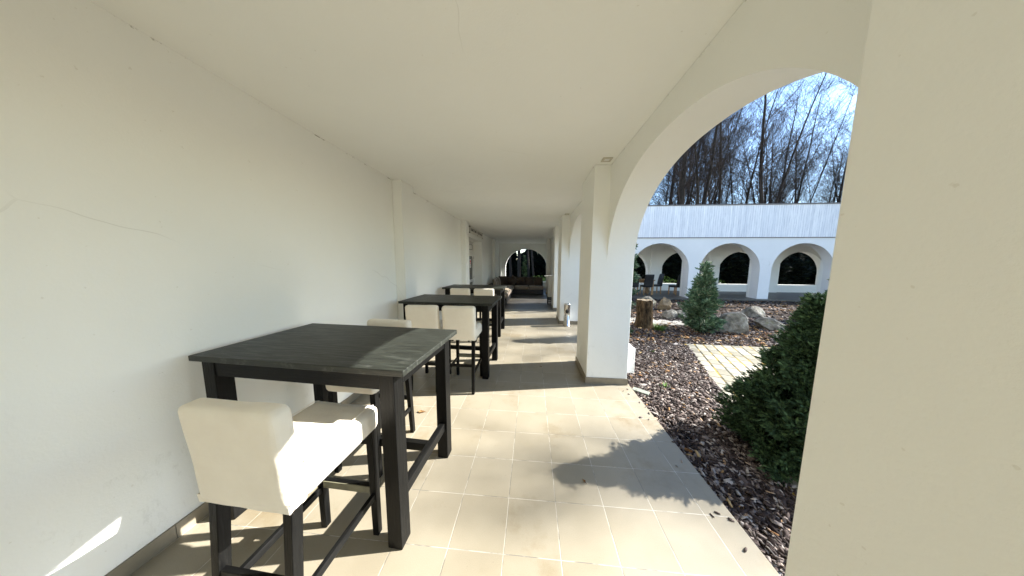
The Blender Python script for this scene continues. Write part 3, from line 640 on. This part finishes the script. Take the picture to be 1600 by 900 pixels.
# ------------------------------------------------------------------ tall stand by the third pillar
t = empty('tall_stand', (.72, 9.5, 0), 0, 'tall narrow stand with white side panel and dark shelves behind the third pillar', 'stand')
q = MB(); q.rbox(-.20, .34, -.2, .2, 1.10, 1.13, .004); q.build('top', M['white_metal'], t)
q = MB(); q.rbox(-.06, .10, -.16, .16, .30, 1.099, .004); q.build('side_panel', M['white_metal'], t)
q = MB()
for sx in (-.06, .32):
    for sy in (-.15, .15): q.tube([(sx, sy, 0), (sx, sy, .3)], .014, 8)
for sy in (-.15, .15): q.tube([(.32, sy, .3), (.32, sy, 1.1)], .014, 8)
for z in (.06, .14, .22): q.bar((-.06, -.15, z), (.32, -.15, z), .02, .03); q.bar((-.06, .15, z), (.32, .15, z), .02, .03)
q.build('frame', M['black_metal'], t)
for z in (.42, .78):
    q = MB(); q.box(.102, .34, -.16, .16, z, z+.02); q.build('shelf', M['black_metal'] if z < .5 else M['white_metal'], t)

# ------------------------------------------------------------------ dining set in the far wing
def make_dtable():
    t = empty('dining_table')
    q = MB(); q.rbox(-.8, .8, -.42, .42, .73, .78, .006); q.build('tabletop', M['oak'], t)
    for sx in (-1, 1):
        for sy in (-1, 1): q = MB(); q.box(*sorted((sx*.76, sx*.67)), *sorted((sy*.38, sy*.29)), 0, .7295); q.build('leg', M['oak'], t, bevel=.004)
    q = MB(); [q.box(-.67, .67, *sorted((sy*.36, sy*.33)), .64, .729) for sy in (-1, 1)]; q.build('apron', M['oak'], t)
    return t
o = make_dtable(); o.location = (5.68, 13.35, 0); tag(o, 'honey wood dining table in the shade of the far wing', 'dining table')
def make_dchair():
    t = empty('dining_chair')
    q = MB(); cushion(q, -.22, .22, -.22, .24, .40, .50, .03, 4, .002, 5); q.build('seat', M['black_leather'], t)
    q = MB(); cushion(q, -.22, .22, -.27, -.20, .42, 1.08, .025, 5, .002, 7, 0, lambda p: Vector((p.x, p.y-max(0, p.z-.5)**1.5*.25, p.z))); q.build('backrest', M['black_leather'], t)
    for sx in (-1, 1):
        for sy in (-1, 1): q = MB(); q.bar((sx*.19, sy*.21, 0), (sx*.19, sy*.2, .41), .035, .035, .045, .045, Vector((0, 1, 0))); q.build('leg', M['oak'], t)
    return t
dc = make_dchair(); GD = 'black chairs at the dining table in the far wing'
for i, (x, y, rz, lab) in enumerate(((6.02, 12.9, 0, 'black high back dining chair in front of the wooden table, its back to the courtyard'), (6.72, 13.4, 90, 'black dining chair seen from its side at the right end of the wooden table'),
                                     (7.55, 13.0, 20, 'black dining chair standing alone in front of the far pilaster'), (5.3, 12.85, 0, 'black dining chair at the left of the wooden table, near the hidden pillar'))):
    o = dc if i == 0 else copy_tree(dc); o.location = (x, y, 0); o.rotation_euler = (0, 0, R(rz)); tag(o, lab, 'dining chair', GD)

# ------------------------------------------------------------------ stump and rocks
t = empty('tree_stump', (3.03, 6.48, GZ), 0, 'rough brown tree stump standing in the mulch beyond the nearest pillar', 'tree stump')
q = MB(); K = 48; prof = [(0, .0, 1.28), (.04, .06, 1.12), (.12, .14, 1.03), (.3, .3, .97), (.5, .5, .93), (.72, .66, .93), (.80, .71, .92)]
vs = []
for iz in range(26):
    z = .75*iz/25; fl = 1+.28*math.exp(-z/.08)
    for j in range(K):
        a = 2*PI*j/K; rr_ = .20*fl*(1-.10*z)*(1+.10*noise.noise(Vector((math.cos(a)*2.2, math.sin(a)*2.2, z*1.5+3)))+.08*noise.noise(Vector((math.cos(a)*9, math.sin(a)*9, z*3)))+.05*noise.noise(Vector((math.cos(a)*20, math.sin(a)*20, z*12))))
        zz = z*(1+(.03*noise.noise(Vector((math.cos(a)*2, math.sin(a)*2, 7))) if iz > 22 else 0)); vs.append((rr_*math.cos(a)-.02*z, rr_*math.sin(a), zz))
q.add(vs, [(i*K+j, i*K+(j+1) % K, (i+1)*K+(j+1) % K, (i+1)*K+j) for i in range(25) for j in range(K)], True); q.build('trunk', M['stump_bark'], t)
q = MB(); top = vs[-K:]; q.add([(x*.995, y*.995, z-.004) for x, y, z in top]+[(0, 0, .735)], [(j, (j+1) % K, K) for j in range(K)]); q.build('cut_face', M['cut'], t)
def rock(name, loc, size, seed, m, label, rz=0, group='garden rocks around the stump and conifer'):
    bm = bmesh.new(); bmesh.ops.create_icosphere(bm, subdivisions=5, radius=1)
    rr = random.Random(seed); pl = [(Vector((rr.uniform(-1, 1), rr.uniform(-1, 1), rr.uniform(-.6, 1))).normalized(), rr.uniform(.55, .85)) for _ in range(11)]
    for v in bm.verts:
        p = v.co.copy()
        for nrm, dd in pl:
            k = p.dot(nrm)
            if k > dd: p -= nrm*(k-dd)*.92
        p += p.normalized()*(.08*noise.noise(p*2.3+Vector((seed, 0, 0)))+.04*noise.noise(p*7+Vector((seed, 3, 0)))+.018*noise.noise(p*18))
        v.co = Vector((p.x*size[0], p.y*size[1], p.z*size[2]))
    me = bpy.data.meshes.new(name); bm.to_mesh(me); bm.free(); me.materials.append(m)
    o = bpy.data.objects.new(name, me); C.objects.link(o); o.location = loc; o.rotation_euler = (0, 0, rz); tag(o, label, 'rock', group); return o
rock('rock', (4.98, 6.25, GZ+.18), (.42, .34, .42), 11, M['rock'], 'large grey boulder just right of the small conifer', .4)
rock('rock', (4.30, 7.65, GZ+.12), (.27, .2, .2), 12, M['rock'], 'angular pale rock on the mulch right of the stump', .2)
rock('rock', (4.75, 7.75, GZ+.09), (.36, .24, .18), 13, M['rock'], 'flat grey rock between the pale angular rock and the conifer', -.2)
rock('rock', (4.95, 9.15, GZ+.17), (.26, .24, .30), 14, M['rock_tan'], 'tan brown rock behind the stump, in front of the far arches', .9)
rock('rock', (4.45, 9.35, GZ+.18), (.42, .26, .27), 15, M['rock'], 'broad whitish rock directly behind the stump top', .1)
rock('rock', (3.7, 9.6, GZ+.15), (.35, .25, .26), 16, M['rock'], 'whitish rock behind the left side of the stump', .7)
rock('rock', (5.6, 8.9, GZ+.12), (.36, .28, .22), 17, M['rock'], 'low grey rock behind the small conifer', 1.3)
rock('rock', (6.3, 6.6, GZ+.12), (.32, .28, .24), 18, M['rock'], 'grey garden rock right of the large boulder', 2.3)
rock('rock', (7.2, 8.2, GZ+.12), (.42, .3, .26), 19, M['rock'], 'mossy rock in the bed before the right hand far arches', .3)

# ------------------------------------------------------------------ conifers
def conifer_mesh(Ht, Rb, nb, seed, leaf=.055, z0=.04, up=.55, dens=1.0, prof=.8):
    rg = np.random.default_rng(seed); V = []; F = []; tr = MB(); k = 0
    tr.tube([(0, 0, -.05), (0, 0, Ht*.5), (0, 0, Ht*.97)], [Ht*.016+.006, Ht*.01+.004, .003], 6)
    P = []; D = []; Lf = []
    for i in range(nb):
        h = z0+(Ht-z0)*(rg.random()**1.15)*.98; t = (h-z0)/(Ht-z0); L = Rb*(1-t)**prof*rg.uniform(.72, 1.15)+.03
        if h < .25*Ht: L *= .75+.25*h/(.25*Ht)
        a = rg.uniform(0, 2*PI); el = up+rg.uniform(-.25, .3)+t*.4; dr = np.array([math.cos(a)*math.cos(el), math.sin(a)*math.cos(el), math.sin(el)])
        base = np.array([0, 0, h-L*math.sin(el)*.5]); base[2] = max(base[2], .02)
        tip = base+dr*L; tr.tube([tuple(base), tuple((base+tip)/2+np.array([0, 0, -.02*L])), tuple(tip)], [.006*L/.3+.001, .004*L/.3, .001], 3, False)
        n = max(4, int(L/.02*6*dens*(min(1, .25+h/(Ht*.33)) if dens < 1 else 1))); s = rg.random(n)**.6; pts = base+np.outer(s, dr*L); spread = .05+.16*L*(1.1-s)
        off = rg.normal(0, 1, (n, 3))*spread[:, None]*.55; off[:, 2] *= .6
        dd = dr*.9+off/np.maximum(np.linalg.norm(off, axis=1), 1e-6)[:, None]*.9+rg.normal(0, .25, (n, 3)); dd /= np.linalg.norm(dd, axis=1)[:, None]
        P.append(pts+off*.7); D.append(dd); Lf.append(leaf*rg.uniform(.55, 1.3, n))
    P = np.concatenate(P); D = np.concatenate(D); Lf = np.concatenate(Lf); n = len(P)
    up_ = rg.normal(0, 1, (n, 3)); sd_ = np.cross(D, up_); sd_ /= np.linalg.norm(sd_, axis=1)[:, None]; nn = np.cross(sd_, D)
    w = Lf*.16
    # a spray = a kinked blade and two side blades sharing the root
    q = [P-sd_*w[:, None]*.4, P+sd_*w[:, None]*.4, P+D*Lf[:, None]*.55+sd_*w[:, None]+nn*w[:, None]*.4, P+D*Lf[:, None], P+D*Lf[:, None]*.55-sd_*w[:, None]+nn*w[:, None]*.4]
    s1 = P+D*Lf[:, None]*.3; e1 = s1+(D*.6+sd_*.75)*Lf[:, None]*.5; e2 = s1+(D*.6-sd_*.75)*Lf[:, None]*.5
    q += [s1+D*w[:, None]*.7, e1, s1-D*w[:, None]*.3, e2]
    V = np.stack(q, 1).reshape(-1, 3); F = np.array([[0, 1, 2, 4], [4, 2, 3, 3], [5, 6, 7, 7], [5, 7, 8, 8]])
    tri = np.array([[0, 1, 2], [0, 2, 4], [4, 2, 3], [5, 6, 7], [7, 8, 5]])
    F = (tri[None]+np.arange(n)[:, None, None]*9).reshape(-1, 3)
    return V, F, tr
def conifer(name, loc, Ht, Rb, nb, seed, m, label, cat='conifer', group=None, **kw):
    t = empty(name, loc, 0, label, cat, group); V, F, tr = conifer_mesh(Ht, Rb, nb, seed, **kw)
    npmesh('crown', V, F, m, t); tr.build('trunk', M['bark'], t); return t
conifer('conifer', (4.22, 6.14, GZ), 1.74, .54, 165, 21, M['needles'], 'small blue green conifer in the mulch between stump and boulder', leaf=.095, dens=.5, up=.6, prof=.8)
conifer('conifer', (2.34, 2.09, GZ), 1.48, .58, 430, 22, M['needles_dark'], 'dark dense conifer close to the tiled floor, beside the stone path', leaf=.042, dens=2.1, up=.3, prof=1.05)
conifer('conifer', (1.84, 5.2, GZ), 1.5, .27, 260, 23, M['needles_dark'], 'slender low dark conifer just behind the nearest pillar', leaf=.07, dens=1.2, up=.6, prof=.6)
conifer('conifer', (3.18, 9.0, GZ), 4.3, .72, 330, 24, M['needles'], 'tall loose conifer with thin twigs reaching past the nearest pillar', leaf=.12, dens=.7, up=.15, prof=.7)
conifer('conifer', (9.4, 7.6, GZ), 2.2, .8, 300, 25, M['needles'], 'bushy conifer in the bed before the right hand far arches', leaf=.11, dens=.8)
conifer('conifer', (-.50, 17.2, GZ), 2.2, .26, 50, 26, M['needles_dark'], 'green climbing shrub behind the round arch at the far end', 'shrub', leaf=.12, dens=.5)
def bush(loc, r, seed, label, n=900):
    rg = np.random.default_rng(seed); t = empty('shrub', loc, 0, label, 'shrub'); d_ = rg.normal(0, 1, (n, 3)); d_[:, 2] = abs(d_[:, 2]); d_ /= np.linalg.norm(d_, axis=1)[:, None]
    P = d_*(rg.random(n)**.4*r)[:, None]*np.array([1.3, 1, 1]); D = d_+rg.normal(0, .6, (n, 3)); D /= np.linalg.norm(D, axis=1)[:, None]; s = np.cross(D, rg.normal(0, 1, (n, 3))); s /= np.linalg.norm(s, axis=1)[:, None]
    L = rg.uniform(.05, .11, n)[:, None]; V = np.stack([P, P+D*L*.5+s*L*.28, P+D*L, P+D*L*.5-s*L*.28], 1).reshape(-1, 3); npmesh('leaves', V, np.arange(4*n).reshape(-1, 4), M['leaf'], t)
    q = MB(); [q.tube([(0, 0, 0), tuple(v*r*.8)], [.008, .003], 4, False) for v in d_[:14]]; q.build('stems', M['bark'], t)
bush((.55, 17.0, GZ), .8, 31, 'low green bush outside the far round arch, right of the climber')
bush((8.9, 17.0, GZ), .9, 32, 'green bush outside the rear opening of the far wing')
bush((12.0, 17.2, GZ), .9, 33, 'green bush outside the rear opening right of the small conifer')
# grass tuft at the stump and weeds
rg = np.random.default_rng(9)
def tuft(loc, n, h, r, label):
    a = rg.uniform(0, 2*PI, n); rr = rg.uniform(0, r, n); P = np.stack([np.cos(a)*rr, np.sin(a)*rr, np.zeros(n)], 1); D = np.stack([np.cos(a)*.5, np.sin(a)*.5, np.ones(n)], 1)+rg.normal(0, .25, (n, 3)); L = rg.uniform(.4, 1, n)[:, None]*h
    s = np.stack([-np.sin(a), np.cos(a), 0*a], 1)*.005; b = P+D*L*.6; tip = P+D*L+np.stack([np.cos(a), np.sin(a), -.3+0*a], 1)*L*.3
    V = np.stack([P-s, P+s, b+s, b-s, tip], 1).reshape(-1, 3); F = (np.array([[0, 1, 2], [0, 2, 3], [3, 2, 4]])[None]+np.arange(n)[:, None, None]*5).reshape(-1, 3)
    o = npmesh('grass_tuft', V, F, M['leaf']); o.location = loc; tag(o, label, 'grass tuft')
tuft((3.30, 6.25, GZ+.01), 160, .16, .15, 'green grass tuft at the right foot of the stump')
tuft((1.86, 3.25, GZ+.02), 40, .05, .07, 'tiny green weed in the mulch near the nearest pillar')
tuft((2.35, 4.6, GZ+.02), 24, .04, .04, 'tiny green sprout in the mulch left of the paved path')

# ------------------------------------------------------------------ bare trees
def bare_tree(seed, Ht, rt, fork=False):
    rr = random.Random(seed); trunk = MB(); tw = MB()
    def wander(p, d_, L, n, amp, trop=.0):
        pts = [p.copy()]; q = d_.copy()
        for i in range(n):
            q = (q+Vector((rr.gauss(0, amp), rr.gauss(0, amp), rr.gauss(0, amp*.6)+trop))).normalized(); pts.append(pts[-1]+q*L/n)
        return pts
    def branch(p, d_, L, r, lvl):
        pts = wander(p, d_, L, 5 if lvl < 2 else 3, .11 if lvl < 2 else .16, .05); n = len(pts)
        (trunk if lvl == 0 else tw).tube(pts, [max(.004, r*(1-.8*i/(n-1))) for i in range(n)], 5 if lvl == 0 else (4 if lvl == 1 else 3), False)
        if lvl >= 3: return
        m_ = {0: 8, 1: 9, 2: 6}[lvl]
        for i in range(m_):
            t_ = rr.uniform(.25, 1); k = min(n-2, int(t_*(n-1))); b = pts[k].lerp(pts[k+1], t_*(n-1)-k); dd = (pts[k+1]-pts[k]).normalized()
            side = Vector((rr.gauss(0, 1), rr.gauss(0, 1), rr.gauss(0, .5))); side = (side-dd*side.dot(dd)).normalized()
            a = rr.uniform(.35, .8); branch(b, dd*math.cos(a)+side*math.sin(a), L*rr.uniform(.35, .6), max(.006, r*.45*(1-.5*t_)), lvl+1)
    stems = [(Vector((0, 0, -.2)), Vector((rr.gauss(0, .04), rr.gauss(0, .04), 1)).normalized(), Ht, rt)]
    if fork: stems.append((Vector((0, 0, Ht*.12)), Vector((rr.choice((-1, 1))*.22, rr.gauss(0, .1), 1)).normalized(), Ht*.8, rt*.6))
    for p, d_, L, r in stems:
        pts = wander(p, d_, L, 14, .02, .03); n = len(pts); trunk.tube(pts, [r*(1-.85*(i/(n-1))**1.1) for i in range(n)], 8, False)
        for i in range(int(34*L/Ht)):
            t_ = rr.uniform(.2, .98)**.9; k = min(n-2, int(t_*(n-1))); b = pts[k].lerp(pts[k+1], t_*(n-1)-k); a = rr.uniform(.35, .75); az = rr.uniform(0, 2*PI)
            branch(b, Vector((math.cos(az)*math.sin(a), math.sin(az)*math.sin(a), math.cos(a))), L*(.30-.20*t_)*rr.uniform(.7, 1.2), r*(1-.8*t_)*.27, 1)
    return trunk, tw
protos = []
for i, (sd_, Ht, rt, fk) in enumerate(((1, 20, .19, False), (2, 22, .18, True), (3, 18, .13, False), (4, 21, .13, True), (5, 16, .10, False))):
    t = empty('bare_tree', (0, 0, GZ)); a, b = bare_tree(sd_, Ht, rt, fk); a.build('trunk', M['bark'], t); b.build('crown', M['twig'], t); protos.append(t)
GW = 'bare trees in the wood behind the far wing'
rr = random.Random(12); used = set()
def place_tree(k, x, y, rz, s, label, group):
    o = protos[k] if k not in used else copy_tree(protos[k]); used.add(k); o.location = (x, y, GZ); o.rotation_euler = (0, 0, rz); o.scale = (s, s, s); tag(o, label, 'bare tree', group)
heroes = [(0, 11.75, 20.5, .3, 1.25, 'thickest bare trunk above the parapet, left of the forked trees'),
          (1, 13.75, 21.2, 1.2, .95, 'forked dark bare tree above the parapet, right of the thickest trunk'),
          (3, 16.3, 22.4, 2.0, 1.0, 'straight dark bare tree just right of the forked one above the parapet'),
          (1, 19.6, 22.0, 3.9, .95, 'leaning double stemmed bare tree above the second far arch'),
          (2, 10.3, 21.0, .7, 1.1, 'thin bare tree left of the thickest trunk, close to the pillar arch')]
for h_ in heroes: place_tree(*h_, GW)
for i in range(72):
    y = rr.uniform(24, 46); x = rr.uniform(.1, 1.95)*y-1; place_tree(rr.randrange(5), x, y, rr.uniform(0, 6.3), rr.uniform(.8, 1.15), 'bare leafless tree in the wood behind the far wing', GW)
for i in range(14):
    place_tree((2, 4, 3, 0)[i % 4], -6+i*.72+rr.uniform(-.3, .3), rr.uniform(18.2, 25), rr.uniform(0, 6.3), rr.uniform(.7, 1.0), 'bare tree trunk seen through the round arch at the far end', 'bare trees seen through the end arch')
GE = 'bare trees beyond the right side of the courtyard'
rr = random.Random(77)
for i, (k_, x, y) in enumerate(((4, 21, 4.9), (2, 21, 9.5), (0, 24, .2), (3, 19, 12.4), (4, 30, 14), (0, 22, 15.5), (1, 33, 2), (2, 28, 10.8), (4, 37, 13.5))):
    place_tree(k_, x, y, rr.uniform(0, 6.3), rr.uniform(.75, .95), 'bare leafless tree beyond the open right side of the courtyard', GE)
# dark evergreens that close the view behind the arches
V, F, tr = conifer_mesh(5.0, 1.5, 420, 41, leaf=.42, dens=.35, up=.1, prof=.7)
ev = empty('evergreen_tree', (0, 0, GZ)); npmesh('crown', V, F, M['needles_far'], ev); tr.build('trunk', M['bark'], ev)
for i in range(26):
    o = ev if i == 0 else copy_tree(ev); o.location = (-7+i*1.45+rr.uniform(-.5, .5), rr.uniform(22, 30) if i < 8 else rr.uniform(19.5, 27), GZ); s = rr.uniform(.75, 1.1); o.scale = (s*1.15, s*1.15, s*(.72 if i < 8 else 1)); o.rotation_euler = (0, 0, rr.uniform(0, 6.3))
    tag(o, 'dark evergreen tree in the wood behind the arches', 'evergreen tree', 'dark evergreens behind the far arches')

# ------------------------------------------------------------------ small litter on the tiles
for i, (x, y, s, lab) in enumerate(((-1.19, 2.35, .05, 'dry brown leaf on the sunny tiles beside the nearest table leg'), (-.10, 5.15, .025, 'tiny dark leaf scrap on the tiles far down the floor'), (.17, 3.62, .03, 'dark leaf scrap at the edge of the pillar shadow'),
                                    (-1.42, 3.55, .05, 'orange brown leaf on the tiles beneath the middle table'), (.42, 1.66, .022, 'tiny brown leaf scrap inside the conifer shadow on the tiles'), (-.02, 1.05, .018, 'tiny dark scrap on the sunny tiles in the foreground'))):
    q = MB(); rr2 = random.Random(i); k = 9; ring = [(math.cos(2*PI*j/k)*s*rr2.uniform(.5, 1), math.sin(2*PI*j/k)*s*.45*rr2.uniform(.5, 1), .006+rr2.uniform(0, s*.25)) for j in range(k)]
    q.add(ring+[(0, 0, .004)]+[(a, b, c-.0015) for a, b, c in ring], [(j, (j+1) % k, k) for j in range(k)]+[(j, k+1+j, k+1+(j+1) % k, (j+1) % k) for j in range(k)]); q.tube([(s*.6, 0, .006), (s*1.2, s*.1, .004)], .0012, 4)
    o = q.build('fallen_leaf', M['dryleaf']); o.location = (x, y, 0); o.rotation_euler = (0, 0, i*1.3); tag(o, lab, 'leaf', 'stray leaves on the tiles')
